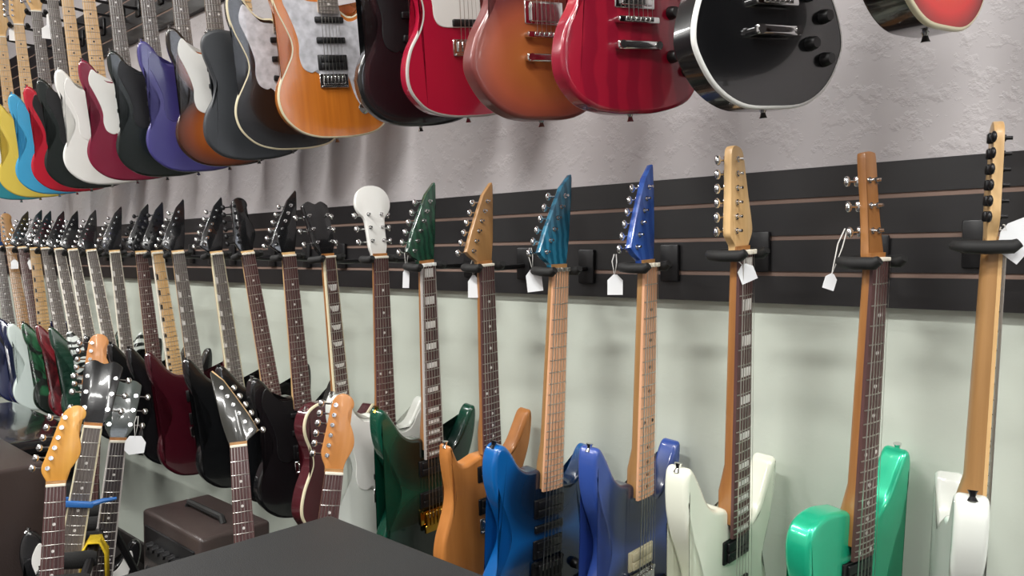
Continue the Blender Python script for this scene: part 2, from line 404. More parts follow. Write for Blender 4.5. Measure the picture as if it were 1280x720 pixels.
def jack_mesh(mat):
    def f():
        bm = bmesh.new(); P = smooth_outline([(-.013, -.028), (.013, -.028), (.016, 0), (.012, .028), (-.012, .028), (-.016, 0)], 4)
        plate(P, [(.002, -.002), (0, -.0008), (0, .001)], bm=bm); tube(bm, [(0, -.001, -.006), (0, -.005, -.006)], .0055, 10)
        return mesh_from(bm, 'jack_plate', mat, 45)
    return cached(('jack', mat.name), f)
def string_mesh(k, zend):
    def f():
        bm = bmesh.new(); a = (-.5+k/5.)
        tube(bm, [(a*.035, -.0165, 0), (a*.053, -.0185, zend)], .00035+.00012*(5-k), 4, cap=False)
        return mesh_from(bm, 'string', steel, 60)
    return cached(('str', k, zend), f)
def guard_mesh(kind, mat):
    def f():
        src = GUARD if kind == 'strat' else GUARDT
        P = [Vector((p.x*mm, BOT+p.y*mm)) for p in smooth_outline(src, 4, [i for i, p in enumerate(src) if abs(p[0]) in (30, 31, 40)])]
        return mesh_from(plate(P, [(.0012, -.0022), (0, -.0010), (0, .0004)]), 'pickguard', mat, 30)
    return cached(('guard', kind, mat.name), f)

ROOTS = {}
def guitar(key, label, body='strat', paint=None, neck=None, board=None, head='fender', headmat=None, inlay='dot', inlaymat=None,
           binding=None, nbind=None, nf=22, pickups='SSS', pumat=None, bridge='trem', hw=None, guard=None, guardkind='strat', knobs=3, knobmat=None,
           group='hanging electric guitars', place=None, cutaway=True, nutmat=None, thick=.045, side=None, headhw=None):
    nut, u, s, yaw = place or PLACE[key]
    neck = neck or maple; board = board or rosewood; headmat = headmat or neck; hw = hw or chrome; pumat = pumat or blackplastic
    r = empty('electric_guitar', nut); tag(r, label, 'guitar', group); ROOTS[key] = r
    a = -Vector(u).normalized(); y = math.radians(yaw)
    n = Vector((math.sin(y), -math.cos(y), 0)); n = (n - a*n.dot(a)).normalized(); w = a.cross(n)
    M = Matrix(((w.x, -n.x, a.x), (w.y, -n.y, a.y), (w.z, -n.z, a.z)))
    r.rotation_euler = M.to_euler(); r.scale = (s, s, s)
    b = make_body(body, paint, r, binding, thick, side=side)
    nk = make_neck(neck, r, nf, body == 'single')
    make_fretboard(board, r, nf, inlay, inlaymat or inlaywhite, nbind)
    make_head(head, headmat, r, headhw or hw)
    bm = bmesh.new(); box(bm, -.0205, .0205, -.0165, -.004, -.001, .005, .001, 1)
    if bridge == 'floyd':
        for k in (-1, 0, 1): box(bm, k*.0135-.005, k*.0135+.005, -.021, -.0165, -.002, .006, .001, 1)
    link('nut', cached(('nut', bridge == 'floyd', (nutmat or bone).name), lambda: mesh_from(bm, 'nut', nutmat or bone, 0)), r)
    gz = 0
    if guard:
        link('pickguard', guard_mesh(guardkind, guard), r); gz = -.002
    lay = {'SSS': [('s', -.490), ('s', -.545), ('s', -.605)], 'HSS': [('s', -.490), ('s', -.545), ('hum', -.605)], 'HH': [('hum', -.520), ('hum', -.605)], 'HSH': [('hum', -.515), ('s', -.56), ('hum', -.607)],
           'CC': [('cover', -.505), ('cover', -.603)], 'H': [('hum', -.605)], 'SS': [('s', -.500), ('s', -.600)], 'CHC': [('cover', -.507), ('cover', -.605)]}[pickups]
    for kd, z in lay:
        link('pickup', pickup_mesh(kd, pumat), r, loc=(0, gz, z), rot=(0, .14 if (kd == 's' and z == -.605) else 0, 0))
    zb = -.648
    link('bridge', bridge_mesh('tom' if bridge == 'tom' else ('floyd' if bridge == 'floyd' else 'trem'), hw), r, loc=(0, 0, zb))
    if bridge == 'tom': link('tailpiece', tail_mesh(hw), r, loc=(0, 0, zb-.045))
    kp = {3: [(.066, -.655), (.088, -.695), (.106, -.735)], 2: [(.085, -.67), (.105, -.72)], 1: [(.09, -.69)], 4: [(.085, -.63), (.118, -.665), (.085, -.71), (.12, -.735)]}[knobs]
    for x, z in kp: link('knob', knob_mesh(knobmat or hw), r, loc=(x, gz, z))
    for z, x, rt in ((BOT, 0, (0, 0, 0)),): link('strap_button', button_mesh(hw), r, loc=(0, thick/2, BOT), rot=rt)
    tip = {'strat': (-.142, -.362, (0, math.pi+.3, 0)), 'super': (-.146, -.347, (0, math.pi+.2, 0)), 'single': (-.11, -.428, (0, math.pi+.7, 0)), 'tele': (-.115, -.415, (0, math.pi+.6, 0)), 'thin': (-.121, -.431, (0, math.pi+.1, 0)), 'mirror': (.146, -.347, (0, math.pi-.2, 0))}[body]
    link('strap_button', button_mesh(hw), r, loc=(tip[0], thick/2, tip[1]), rot=tip[2])
    if body == 'strat': link('jack_plate', jack_mesh(hw), r, loc=(.095, -.0005, BOT+.072+.02), rot=(0, .9, 0))
    for k in range(6): link('string', string_mesh(k, zb), r)
    return r

PLACE = {   # nut position, direction down the neck, size, turn of the face
 'R1': ((-0.233, -0.170, 1.475), (-0.048, 0.049, -0.998), 0.950, 108),
 'R2': ((-0.387, -0.200, 1.451), (-0.057, 0.062, -0.996), 0.990, 76),
 'R3': ((-0.602, -0.220, 1.464), (-0.045, 0.079, -0.996), 1.038, 86),
 'R4': ((-0.806, -0.200, 1.441), (-0.059, 0.065, -0.996), 0.987, 88),
 'R5': ((-1.028, -0.200, 1.431), (-0.079, 0.042, -0.996), 1.026, 82),
 'R6': ((-1.229, -0.220, 1.439), (-0.050, 0.093, -0.994), 0.950, 84),
 'R7': ((-1.421, -0.230, 1.440), (-0.073, 0.103, -0.992), 1.001, 84),
 'R8': ((-1.605, -0.230, 1.458), (-0.038, 0.063, -0.997), 0.975, 80),
 'R9': ((-1.828, -0.240, 1.459), (0.030, 0.075, -0.997), 0.975, 94),
 'R10': ((-2.016, -0.250, 1.464), (0.007, 0.088, -0.996), 0.974, 82),
 'R11': ((-2.220, -0.270, 1.470), (0.105, 0.115, -0.988), 0.961, 82),
 'R12': ((-2.445, -0.260, 1.471), (0.071, 0.102, -0.992), 0.966, 82),
 'R13': ((-2.736, -0.260, 1.476), (0.070, 0.099, -0.993), 0.988, 82),
 'R14': ((-2.912, -0.260, 1.477), (0.081, 0.100, -0.992), 0.980, 82),
 'R15': ((-3.085, -0.250, 1.478), (0.030, 0.088, -0.996), 0.981, 82),
 'R16': ((-3.353, -0.250, 1.483), (0.031, 0.089, -0.996), 0.968, 82),
 'R17': ((-3.616, -0.250, 1.489), (0.203, 0.088, -0.975), 0.972, 82),
 'R18': ((-3.848, -0.250, 1.494), (0.191, 0.088, -0.978), 0.976, 82),
 'R19': ((-4.033, -0.250, 1.499), (0.219, 0.086, -0.972), 0.993, 82),
 'R20': ((-4.232, -0.250, 1.505), (0.184, 0.086, -0.979), 1.003, 82),
 'R21': ((-4.407, -0.250, 1.507), (0.006, 0.085, -0.996), 1.016, 82),
 'R22': ((-4.607, -0.250, 1.513), (0.169, 0.083, -0.982), 1.033, 82),
 'R23': ((-4.822, -0.250, 1.520), (0.178, 0.079, -0.981), 1.040, 80),
 'R24': ((-5.054, -0.250, 1.522), (0.080, 0.079, -0.994), 1.040, 80),
 'U0': ((-4.628, -0.317, 2.605), (-0.120, 0.116, -0.986), 1.030, 70),
 'U1': ((-4.305, -0.323, 2.599), (-0.120, 0.123, -0.985), 1.030, 70),
 'U2': ((-4.014, -0.329, 2.598), (-0.120, 0.130, -0.984), 1.030, 70),
 'U3': ((-3.772, -0.334, 2.594), (-0.120, 0.136, -0.983), 1.030, 70),
 'U4': ((-3.589, -0.337, 2.597), (-0.120, 0.140, -0.983), 1.030, 70),
 'U5': ((-3.347, -0.342, 2.598), (-0.120, 0.146, -0.982), 1.030, 70),
 'U6': ((-3.080, -0.344, 2.581), (-0.120, 0.150, -0.981), 1.012, 70),
 'U7': ((-2.801, -0.344, 2.558), (-0.120, 0.153, -0.981), 0.991, 70),
 'U8': ((-2.552, -0.344, 2.535), (-0.116, 0.158, -0.981), 0.964, 70),
 'U9': ((-2.328, -0.347, 2.532), (-0.113, 0.163, -0.980), 0.960, 70),
 'U10': ((-2.150, -0.349, 2.538), (-0.094, 0.165, -0.982), 0.960, 70),
 'U11': ((-1.934, -0.350, 2.549), (-0.120, 0.166, -0.979), 0.960, 70),
 'U12': ((-1.725, -0.347, 2.562), (-0.089, 0.163, -0.983), 0.960, 70),
 'U13': ((-1.360, -0.356, 2.549), (-0.098, 0.174, -0.980), 0.960, 70),
 'U14': ((-1.185, -0.355, 2.550), (-0.105, 0.173, -0.979), 0.960, 70),
 'U15': ((-0.943, -0.385, 2.507), (-0.039, 0.109, -0.993), 0.960, 70),
 'U16': ((-0.734, -0.393, 2.491), (-0.037, 0.119, -0.992), 0.960, 70),
 'U17': ((-0.502, -0.389, 2.467), (-0.008, 0.113, -0.994), 0.960, 70),
 'U18': ((-0.266, -0.392, 2.542), (-0.003, 0.118, -0.993), 0.960, 82),
 'F1': ((-1.999, -0.883, 0.918), (0.102, -0.092, -0.991), 1.000, 72),
 'F2': ((-2.175, -0.741, 1.008), (-0.009, -0.177, -0.984), 1.060, 68),
 'F3': ((-2.252, -0.651, 0.941), (0.002, -0.135, -0.991), 1.030, 70),
 'F4': ((-2.497, -0.627, 1.030), (0.121, -0.120, -0.985), 1.060, 72),
 'F5': ((-1.823, -0.515, 0.974), (0.176, -0.041, -0.984), 1.000, 65),
 'F6': ((-1.498, -0.450, 0.952), (0.002, -0.163, -0.987), 1.000, 62),
}

# ------------------------------------------------------------------ the room
X0, X1, Y0, Y1, H = -7.2, 9.0, -5.2, 0.0, 3.5
def wallmat():
    m, nt, b = _new('painted_textured_wall'); L = nt.links.new
    tc = nt.nodes.new('ShaderNodeTexCoord'); sp = nt.nodes.new('ShaderNodeSeparateXYZ'); L(tc.outputs['Object'], sp.inputs['Vector'])
    r = nt.nodes.new('ShaderNodeValToRGB'); r.color_ramp.interpolation = 'CONSTANT'   # two paints meeting behind the rail
    mr = nt.nodes.new('ShaderNodeMapRange'); mr.inputs['From Min'].default_value = 0; mr.inputs['From Max'].default_value = 3
    L(sp.outputs['Z'], mr.inputs['Value']); L(mr.outputs['Result'], r.inputs['Fac'])
    e = r.color_ramp.elements; e[0].position = 0; e[0].color = (*rgb('#c4cbc0'), 1); e[1].position = .5; e[1].color = (*rgb('#b6b1b2'), 1)
    L(r.outputs['Color'], b.inputs['Base Color']); b.inputs['Roughness'].default_value = .55
    n = nt.nodes.new('ShaderNodeTexNoise'); n.inputs['Scale'].default_value = 22; n.inputs['Detail'].default_value = 5; n.inputs['Roughness'].default_value = .6
    cr = nt.nodes.new('ShaderNodeValToRGB'); cr.color_ramp.elements[0].position = .5; cr.color_ramp.elements[1].position = .62
    L(tc.outputs['Object'], n.inputs['Vector']); L(n.outputs['Fac'], cr.inputs['Fac'])
    gt = nt.nodes.new('ShaderNodeMath'); gt.operation = 'GREATER_THAN'; gt.inputs[1].default_value = 1.5; L(sp.outputs['Z'], gt.inputs[0])
    mu = nt.nodes.new('ShaderNodeMath'); mu.operation = 'MULTIPLY_ADD'; mu.inputs[1].default_value = .16; mu.inputs[2].default_value = .03; L(gt.outputs[0], mu.inputs[0])
    bp = nt.nodes.new('ShaderNodeBump'); bp.inputs['Distance'].default_value = .012
    L(cr.outputs['Color'], bp.inputs['Height']); L(mu.outputs[0], bp.inputs['Strength']); L(bp.outputs['Normal'], b.inputs['Normal'])
    return m
WALL = wallmat()
def slab(name, x0, x1, y0, y1, z0, z1, m):
    bm = bmesh.new(); box(bm, x0, x1, y0, y1, z0, z1); return tag(obj(name, bm, m, smooth=0), kind='structure')
slab('wall_back', X0, X1, 0, .12, 0, H, WALL)
frame_m = plain('white_window_frame', '#dcdad6', rough=.4)
grey_wall = plain('plain_wall_paint', '#b7b2b0', rough=.7, bump=.1, bscale=60)
brown_wall = plain('brown_end_wall_paint', '#5c4a4a', rough=.8, bump=.1, bscale=60)  # even dark reddish brown
slab('wall_left', X0-.12, X0, Y0, .12, 0, H, brown_wall)
slab('wall_right', X1, X1+.12, Y0, .12, 0, H, grey_wall)
slab('wall_front', X0, X1, Y0-.12, Y0, 0, H, grey_wall)
slab('floor', X0, X1, Y0, .12, -.1, 0, plain('dark_carpet', '#3b3736', rough=.95, bump=.5, bscale=500, var=.3, vscale=90))
slab('ceiling', X0, X1, Y0, .12, H, H+.1, plain('ceiling_tile', '#d9d6d2', rough=.8, bump=.2, bscale=120))
glow_m = plain('added_window_glow', '#eef4ff', rough=1, emit=4.0)  # glowing sheet in place of outdoor light, for the added windows
glass = plain('window_glass', '#ffffff', rough=.02)
glass.node_tree.nodes['Principled BSDF'].inputs['Transmission Weight'].default_value = 1
def reflection_window(name, y0, y1, z0, z1, mull=()):  # unseen windows added to put bright bands into the glossy finishes
    o = empty(name, (X1, 0, 0)); tag(o, kind='structure')
    bm = bmesh.new()
    for a, b_, c, d in ((y0, y0+.05, z0, z1), (y1-.05, y1, z0, z1), (y0, y1, z0, z0+.05), (y0, y1, z1-.05, z1)) + tuple((m_-.02, m_+.02, z0, z1) for m_ in mull): box(bm, -.04, -.002, a, b_, c, d, .003, 1)
    obj('window_frame', bm, frame_m, o)
    bm = bmesh.new(); box(bm, -.012, -.006, y0+.05, y1-.05, z0+.05, z1-.05); obj('glass_pane', bm, glass, o, smooth=0)
    bm = bmesh.new(); box(bm, -.0015, -.0005, y0+.04, y1-.04, z0+.04, z1-.04); obj('glow_sheet', bm, glow_m, o, smooth=0)
reflection_window('added_window_1', -.98, -.66, .4, 2.5)  # narrow one, added for a reflected streak
reflection_window('added_window_2', -4.6, -1.5, .7, 2.5, (-3.6, -2.5))  # wide one, added for broader reflections
bm = bmesh.new(); box(bm, X0, X1, -.014, 0, 0, .1, .003, 1); tag(obj('baseboard_back', bm, plain('dark_baseboard', '#2a2726', rough=.5)), kind='structure')

# grooved slat panel along the wall (one low rail at head height of the guitars, one above)
slatblack = plain('black_laminate', '#171618', rough=.42, var=.15, vscale=3)
groove_m = plain('groove_mdf', '#7d675c', rough=.7)
def slat_panel(z0, z1, label, gro):
    P = [(0, z0)]
    bm = bmesh.new(); prof = [(-.001, z0), (-.020, z0)]
    for g in gro: prof += [(-.020, g-.0045), (-.011, g-.0045), (-.011, g+.0045), (-.020, g+.0045)]
    prof += [(-.020, z1), (-.001, z1)]
    A = [bm.verts.new((X0+.002, y, z)) for y, z in prof]; B = [bm.verts.new((X1-.002, y, z)) for y, z in prof]; n = len(prof)
    for k in range(n): bm.faces.new((A[k], A[(k+1) % n], B[(k+1) % n], B[k]))
    bmesh.ops.triangulate(bm, faces=[bm.faces.new(A), bm.faces.new(B[::-1])])
    o = obj('slatwall_panel', bm, slatblack, smooth=0); tag(o, label, 'wall panel')
    for g in gro:
        bm = bmesh.new(); box(bm, X0+.004, X1-.004, -.0175, -.0108, g-.0044, g+.0044); obj('groove_insert', bm, groove_m, o, smooth=0)
    return o
slat_panel(1.366, 1.626, 'long black slatwall rail with three tan grooves holding the lower row of guitars', (1.4245, 1.4945, 1.5655))
slat_panel(2.47, 2.73, 'high black slatwall rail behind the headstocks of the upper guitars', (2.53, 2.60, 2.67))

# ------------------------------------------------------------------ hangers
def hanger(key, label, group, length=.0):
    r = ROOTS[key]; nut = r.location; s = r.scale.x
    R = r.rotation_euler.to_matrix()
    hub = nut + R @ Vector((0, .052*s, -.004))
    o = empty('guitar_hanger', (hub.x, 0, hub.z)); tag(o, label, 'hook', group)
    bm = bmesh.new(); box(bm, -.022, .022, -.030, -.0202, -.035, .045, .003, 2); obj('mounting_plate', bm, blackmetal, o)
    Ly = hub.y
    bm = bmesh.new(); tube(bm, [(0, -.028, 0), (0, -.05, -.002), (0, Ly*.6, -.006), (0, Ly, 0)], .0065, 8); obj('arm', bm, blackmetal, o)
    # yoke turned with the neck
    Rz = R
    for sd in (-1, 1):
        pts = [Vector((0, 0, 0)), Vector((sd*.018, -.004, 0)), Vector((sd*.034, -.018, 0)), Vector((sd*.037, -.040, 0)), Vector((sd*.036, -.074, .002)), Vector((sd*.035, -.082, .008))]
        bm = bmesh.new(); tube(bm, [Vector((0, Ly, 0)) + R @ (p*s) for p in pts], [.007, .008, .0095, .010, .010, .007], 10); obj('prong', bm, rubber, o, smooth=60)
    return o
# ------------------------------------------------------------------ upper row, far end first
UP = 'electric guitars in the upper row'; LO = 'electric guitars in the lower row'
white = gloss('white_finish', '#e9e9e4'); black = gloss('black_finish', '#131416'); red = gloss('red_finish', '#b5152c')
guitar('U0', 'teal double-cut guitar at the far left end of the upper row', paint=gloss('teal_finish', '#2f8796'), neck=maple, board=maple, inlaymat=inlayblack, guard=whiteplastic, group=UP)
guitar('U1', 'yellow double-cut guitar in the upper row beside the sky blue one', paint=gloss('yellow_finish', '#dcc152'), board=maple, inlaymat=inlayblack, guard=gloss('yellow_guard', '#dcc152'), group=UP)
guitar('U2', 'sky blue double-cut guitar in the upper row', paint=gloss('sky_blue_finish', '#3f9dc9'), board=grey_rose, guard=gloss('sky_guard', '#3f9dc9'), group=UP)
guitar('U3', 'bright red double-cut guitar in the upper row between blue and white ones', paint=red, board=grey_rose, guard=blackplastic, group=UP)
guitar('U4', 'black double-cut guitar with maple fretboard squeezed between red and white guitars', paint=gloss('green_black_finish', '#141c1a'), board=maple, inlaymat=inlayblack, guard=blackplastic, group=UP)
guitar('U5', 'white double-cut guitar with a maple fretboard in the upper row', paint=white, board=maple, inlaymat=inlayblack, guard=whiteplastic, group=UP)
guitar('U6', 'maroon double-cut guitar with white pickguard in the upper row', paint=gloss('maroon_finish', '#7c1a36'), board=grey_rose, guard=whiteplastic, group=UP)
guitar('U7', 'black double-cut guitar with black pickguard hanging between maroon and purple ones', paint=gloss('green_black_finish', '#141c1a'), board=grey_rose, guard=blackplastic, group=UP)
guitar('U8', 'purple-blue double-cut guitar in the upper row', paint=gloss('purple_finish', '#423e7e', rough=.3), board=grey_rose, guard=gloss('purple_guard', '#3a3670'), group=UP)
guitar('U9', 'black-edged orange sunburst guitar with white pickguard in the upper row', paint=burst('dark_sunburst', '#150d0b', '#7a3a1a', '#b0602a'), board=grey_rose, guard=whiteplastic, group=UP)
guitar('U10', 'satin charcoal single-cut guitar hanging right of the sunburst one', body='tele', paint=plain('charcoal_satin', '#36393d', rough=.42), board=maple, inlaymat=inlayblack, bridge='tom', pickups='HH', knobs=2, group=UP)
guitar('U11', 'glossy black guitar with cream binding and pale pickguard in upper row', paint=black, binding=cream, board=grey_rose, guard=pearl, group=UP)
guitar('U12', 'orange guitar with cream binding and pearl pickguard in the upper row', paint=wood('orange_stain', '#b7661f', '#d07a28', rough=.25, coat=.8), binding=cream, board=grey_rose, guard=pearl, pickups='HSS', group=UP)
guitar('U13', 'black double-cut guitar hanging between orange and crimson ones', paint=black, board=rosewood, guard=blackplastic, group=UP)
guitar('U14', 'crimson guitar with pale binding and white pickguard in upper row', body='tele', paint=gloss('crimson_finish', '#a80f33'), binding=greybind, board=rosewood, guard=whiteplastic, guardkind='tele', pickups='SS', knobs=2, group=UP)
guitar('U15', 'copper sunburst single-cut guitar with chrome bridge, tailpiece and pickup covers', body='single', thick=.05, paint=burst('copper_burst', '#6f3433', '#a45338', '#a8602f', rough=.35, coat=.35), board=rosewood, head='three', pickups='CC', pumat=chrome, bridge='tom', knobs=4, knobmat=blackplastic, inlay='trap', group=UP)
guitar('U16', 'translucent cherry red guitar hanging right of the copper sunburst one', body='tele', paint=figured('cherry_flame', '#8e122c', '#a21831', scale=6), board=rosewood, head='three', pickups='CC', pumat=chrome, bridge='tom', knobs=4, knobmat=blackplastic, inlay='block', group=UP)
guitar('U17', 'black single-cut guitar with white edge binding in the upper row', body='single', thick=.05, paint=black, binding=whiteplastic, board=ebony, head='three', pickups='HH', bridge='tom', knobs=4, knobmat=blackplastic, inlay='trap', group=UP)
guitar('U18', 'cherry red burst single-cut guitar with black sides at upper right', body='single', thick=.058, paint=burst('cherry_burst', '#5a0c0c', '#d2201c', '#d8421f', rough=.4, coat=.15), binding=cream, side=gloss('dark_brown_side', '#1a0c0a'), board=rosewood, head='three', pickups='CC', pumat=chrome, bridge='tom', knobs=4, inlay='trap', group=UP)

# ------------------------------------------------------------------ lower row, near end first
guitar('R1', 'white guitar turned away, showing the back of its maple neck', paint=gloss('soft_white_finish', '#dfe3dc'), neck=tan_maple, board=maple, headmat=maple, inlaymat=inlayblack, hw=blackmetal, guard=whiteplastic, group=LO)
guitar('R2', 'seafoam green guitar with a dark fretboard and curved horn', body='mirror', paint=gloss('seafoam_metallic', '#22b98d', metal=.35, rough=.28), neck=nato, board=rosewood, head='slim', headmat=nato, nf=24, pickups='HH', bridge='tom', knobs=2, knobmat=blackplastic, group=LO)
guitar('R3', 'white double-cut guitar with block inlays and maple headstock', body='super', paint=gloss('ivory_finish', '#e8ebda'), neck=nato, board=rosewood, head='taper', headmat=maple, nf=24, inlay='block', pickups='HH', bridge='floyd', hw=chrome, knobs=2, knobmat=blackplastic, group=LO)
guitar('R4', 'metallic navy blue guitar with maple fretboard and blue pointed headstock', body='super', paint=burst('navy_burst', '#34509c', '#22335f', '#161f38', rough=.28), neck=tan_maple, board=pink_maple, head='pointed', headmat=figured('blue_head', '#2f52a0', '#3a60b0', scale=12), inlaymat=inlayblack, pickups='H', pumat=cream, bridge='floyd', knobs=1, knobmat=blackplastic, group=LO)
guitar('R5', 'deep blue guitar with pink maple fretboard and teal flame headstock', body='strat', paint=burst('blue_burst', '#0f5fa6', '#0c3660', '#0a1a2c'), neck=tan_maple, board=pink_maple, head='pointed', headmat=figured('teal_flame', '#175670', '#2b7592', scale=18), inlay='none', pickups='HSH', bridge='floyd', hw=blackmetal, headhw=chrome, knobs=2, nutmat=steel, group=LO)
guitar('R6', 'natural tan-bodied guitar with slim horn and thin dark fretboard', body='thin', paint=wood('natural_tan_body', '#a5662c', '#c58142', rough=.4, coat=.3, sc=(25, 25, 3)), neck=nato, board=rosewood, head='pointed', headmat=tan_maple, nf=24, pickups='HH', knobs=2, hw=chrome, knobmat=blackplastic, group=LO)
guitar('R7', 'dark green flame guitar with block inlays and locking nut', body='super', paint=burst('green_burst', '#0b4a38', '#0a2c24', '#08130f'), neck=nato, board=rosewood, head='pointed', headmat=figured('green_flame', '#17382b', '#204a37', scale=20), nf=24, inlay='block', nbind=greybind, pickups='HH', bridge='floyd', hw=gold, headhw=chrome, nutmat=whiteplastic, knobs=2, group=LO)
guitar('R8', 'white double-cut guitar with rounded white headstock in the lower row', body='strat', paint=gloss('soft_white_finish', '#dfe3dc'), neck=nato, board=rosewood, head='round', headmat=white, guard=whiteplastic, pickups='SS', knobs=2, group=LO)
guitar('R9', 'maroon single-cut guitar with cream binding and trapezoid inlays', body='single', thick=.05, paint=gloss('dark_maroon', '#4a1820'), binding=cream, neck=nato, board=rosewood, head='three', headmat=black, inlay='trap', nbind=cream, pickups='CC', pumat=chrome, bridge='tom', knobs=4, knobmat=cream, group=LO)
guitar('R10', 'black double-cut guitar with dotted rosewood fretboard beside the maroon single-cut', body='strat', paint=black, board=rosewood, head='pointed', headmat=black, pickups='HSS', guard=blackplastic, hw=chrome, knobs=3, group=LO)
guitar('R11', 'black guitar with dotted rosewood fretboard, second to the left of the maroon single-cut', body='super', paint=black, board=rosewood, head='fender', headmat=black, pickups='HH', nf=24, bridge='floyd', hw=blackmetal, knobs=2, group=LO)
guitar('R12', 'black pointed-horn guitar with white sharkfin inlays and cream neck edge', body='super', paint=black, board=grey_rose, head='pointed', headmat=black, nf=24, inlay='shark', nbind=cream, pickups='HH', bridge='floyd', hw=chrome, knobs=2, group=LO)
guitar('R13', 'dark red guitar with grey sharkfin fretboard among the black lower-row guitars', body='super', paint=gloss('oxblood', '#3c0b17'), board=grey_rose, head='pointed', headmat=black, nf=24, inlay='shark', pickups='HH', bridge='floyd', hw=chrome, knobs=2, group=LO)
guitar('R14', 'black guitar with maple fretboard and black sharkfin inlays', body='super', paint=black, neck=maple, board=maple, head='pointed', headmat=black, nf=24, inlay='shark', inlaymat=inlayblack, nbind=bone, pickups='HH', bridge='floyd', hw=blackmetal, knobs=2, group=LO)
guitar('R15', 'black guitar with teal pickups and dotted rosewood fretboard', body='super', paint=black, board=rosewood, head='pointed', headmat=black, nf=24, pickups='HH', pumat=plain('teal_plastic', '#1f6270', rough=.35), bridge='floyd', knobs=2, hw=blackmetal, group=LO)
guitar('R16', 'black guitar with white-edged sharkfin fretboard hanging next to the zebra-striped one', body='super', paint=black, board=grey_rose, head='pointed', headmat=black, nf=24, inlay='shark', nbind=bone, pickups='HH', bridge='floyd', knobs=2, group=LO)
guitar('R17', 'white guitar with black zebra swirl stripes in the lower row', body='super', paint=figured('zebra_swirl', '#1b2422', '#dfe6e2', kind='swirl', scale=9, lo=.38, hi=.5, dist=7), board=grey_rose, head='pointed', headmat=black, nf=24, inlay='shark', nbind=bone, pickups='HH', bridge='floyd', knobs=2, group=LO)
guitar('R18', 'plain dark green guitar with sharkfin inlays left of the zebra-striped one', body='super', paint=gloss('forest_finish', '#12382a'), board=grey_rose, head='pointed', headmat=black, nf=24, inlay='shark', nbind=bone, pickups='HH', bridge='floyd', knobs=2, group=LO)
guitar('R19', 'dark red figured guitar with sharkfin inlays between two green ones', body='super', paint=figured('red_swirl', '#3c0a12', '#7d1a25', kind='noise', scale=9, dist=2.5), board=grey_rose, head='pointed', headmat=black, nf=24, inlay='shark', nbind=bone, pickups='HH', bridge='floyd', knobs=2, group=LO)
guitar('R20', 'black and green swirl guitar hanging next to the small white one', body='super', paint=figured('green_swirl', '#0d1a14', '#1f5a38', kind='noise', scale=8, dist=3, lo=.45, hi=.6), board=grey_rose, head='pointed', headmat=black, nf=24, inlay='shark', pickups='HH', bridge='floyd', knobs=2, group=LO)
guitar('R21', 'small white double-cut guitar with maple sharkfin fretboard far along the wall', body='strat', paint=gloss('mint_white', '#dbe8e4'), board=maple, head='pointed', headmat=black, nf=24, inlay='shark', inlaymat=inlayblack, pickups='HH', bridge='floyd', knobs=2, group=LO)
guitar('R22', 'navy blue guitar with plain dark fretboard beside the small white one', body='super', paint=gloss('dark_navy', '#141d45'), board=rosewood, head='pointed', headmat=black, nf=24, inlay='none', pickups='HH', bridge='floyd', knobs=2, group=LO)
guitar('R23', 'navy guitar with maple headstock and neck at the far end of the lower row', body='strat', paint=gloss('dark_navy', '#141d45'), neck=tan_maple, board=tan_maple, head='fender', headmat=tan_maple, inlay='none', guard=blackplastic, group=LO)
guitar('R24', 'dark guitar with blue headstock at the very end of the lower row', body='super', paint=black, board=grey_rose, head='pointed', headmat=gloss('blue_head_finish', '#1d3f72'), nf=24, pickups='HH', knobs=2, group=LO)
WHERE = {}
for k in ROOTS:
    short = ROOTS[k]['label'].split(' in the upper row')[0].split(' in upper row')[0].split(' in the lower row')[0]
    hanger(k, 'hook holding ' + ' '.join(short.replace(', second to the left of', ' two left of')[:200].split()[:12]).rstrip(','), 'guitar hooks on the ' + ('upper' if k[0] == 'U' else 'lower') + ' rail')


# ------------------------------------------------------------------ price tags
def price_tag(top, drop, label, w=.03, h=.042, yaw=40, tilt=0.0, hexa=False, lean=(0, 0)):
    """top: where the string is looped; drop: string length"""
    o = empty('price_tag', top); tag(o, label, 'price tag', 'paper price tags on strings'); o.rotation_euler = (0, tilt, math.radians(yaw))
    bm = bmesh.new()
    if hexa: pts = [(-.3*w, 0), (.3*w, 0), (.55*w, -.35*h), (.5*w, -.9*h), (-.25*w, -h), (-.5*w, -.75*h), (-.5*w, -.3*h)]
    else: pts = [(-.12*w, 0), (.12*w, 0), (.5*w, -.28*h), (.5*w, -h), (-.5*w, -h), (-.5*w, -.28*h)]
    plate([Vector((x, z-drop)) for x, z in pts], [(0, -.0005), (0, .0005)], bm=bm)
    obj('paper', bm, paper, o, smooth=0)
    bm = bmesh.new(); tube(bm, [(-.002, 0, 0), (-.006, 0, -.35*drop), (-.001, 0, -drop-.1*h), (.003, 0, -.4*drop), (.002, 0, 0)], .0011, 5); obj('loop_string', bm, plain('tag_thread', '#d8d6d2', rough=.8), o)
    return o
price_tag((-1.455, -0.260, 1.485), .050, 'narrow white tag hanging off the dark green flame headstock', .016, .052, 50, .04)
price_tag((-1.243, -0.240, 1.457), .040, 'white tag hanging beside the dark fretboard of the tan-bodied guitar', .026, .052, 45)
price_tag((-1.079, -0.230, 1.478), .045, 'white tag hanging left of the teal flame headstock', .034, .05, 40, -.12)
price_tag((-0.858, -0.230, 1.463), .040, 'white tag hanging left of the blue pointed headstock', .03, .04, 40)
price_tag((-0.591, -0.240, 1.455), .012, 'white tag hanging at the nut of the white guitar with maple headstock', .03, .032, 50, -.4)
price_tag((-0.427, -0.210, 1.501), .075, 'white tag hanging behind the neck of the seafoam green guitar', .02, .026, 50, .3)
price_tag((-0.218, -0.190, 1.500), .004, 'large white tag tied below the machine heads of the guitar turned away', .062, .046, 30, -.9)
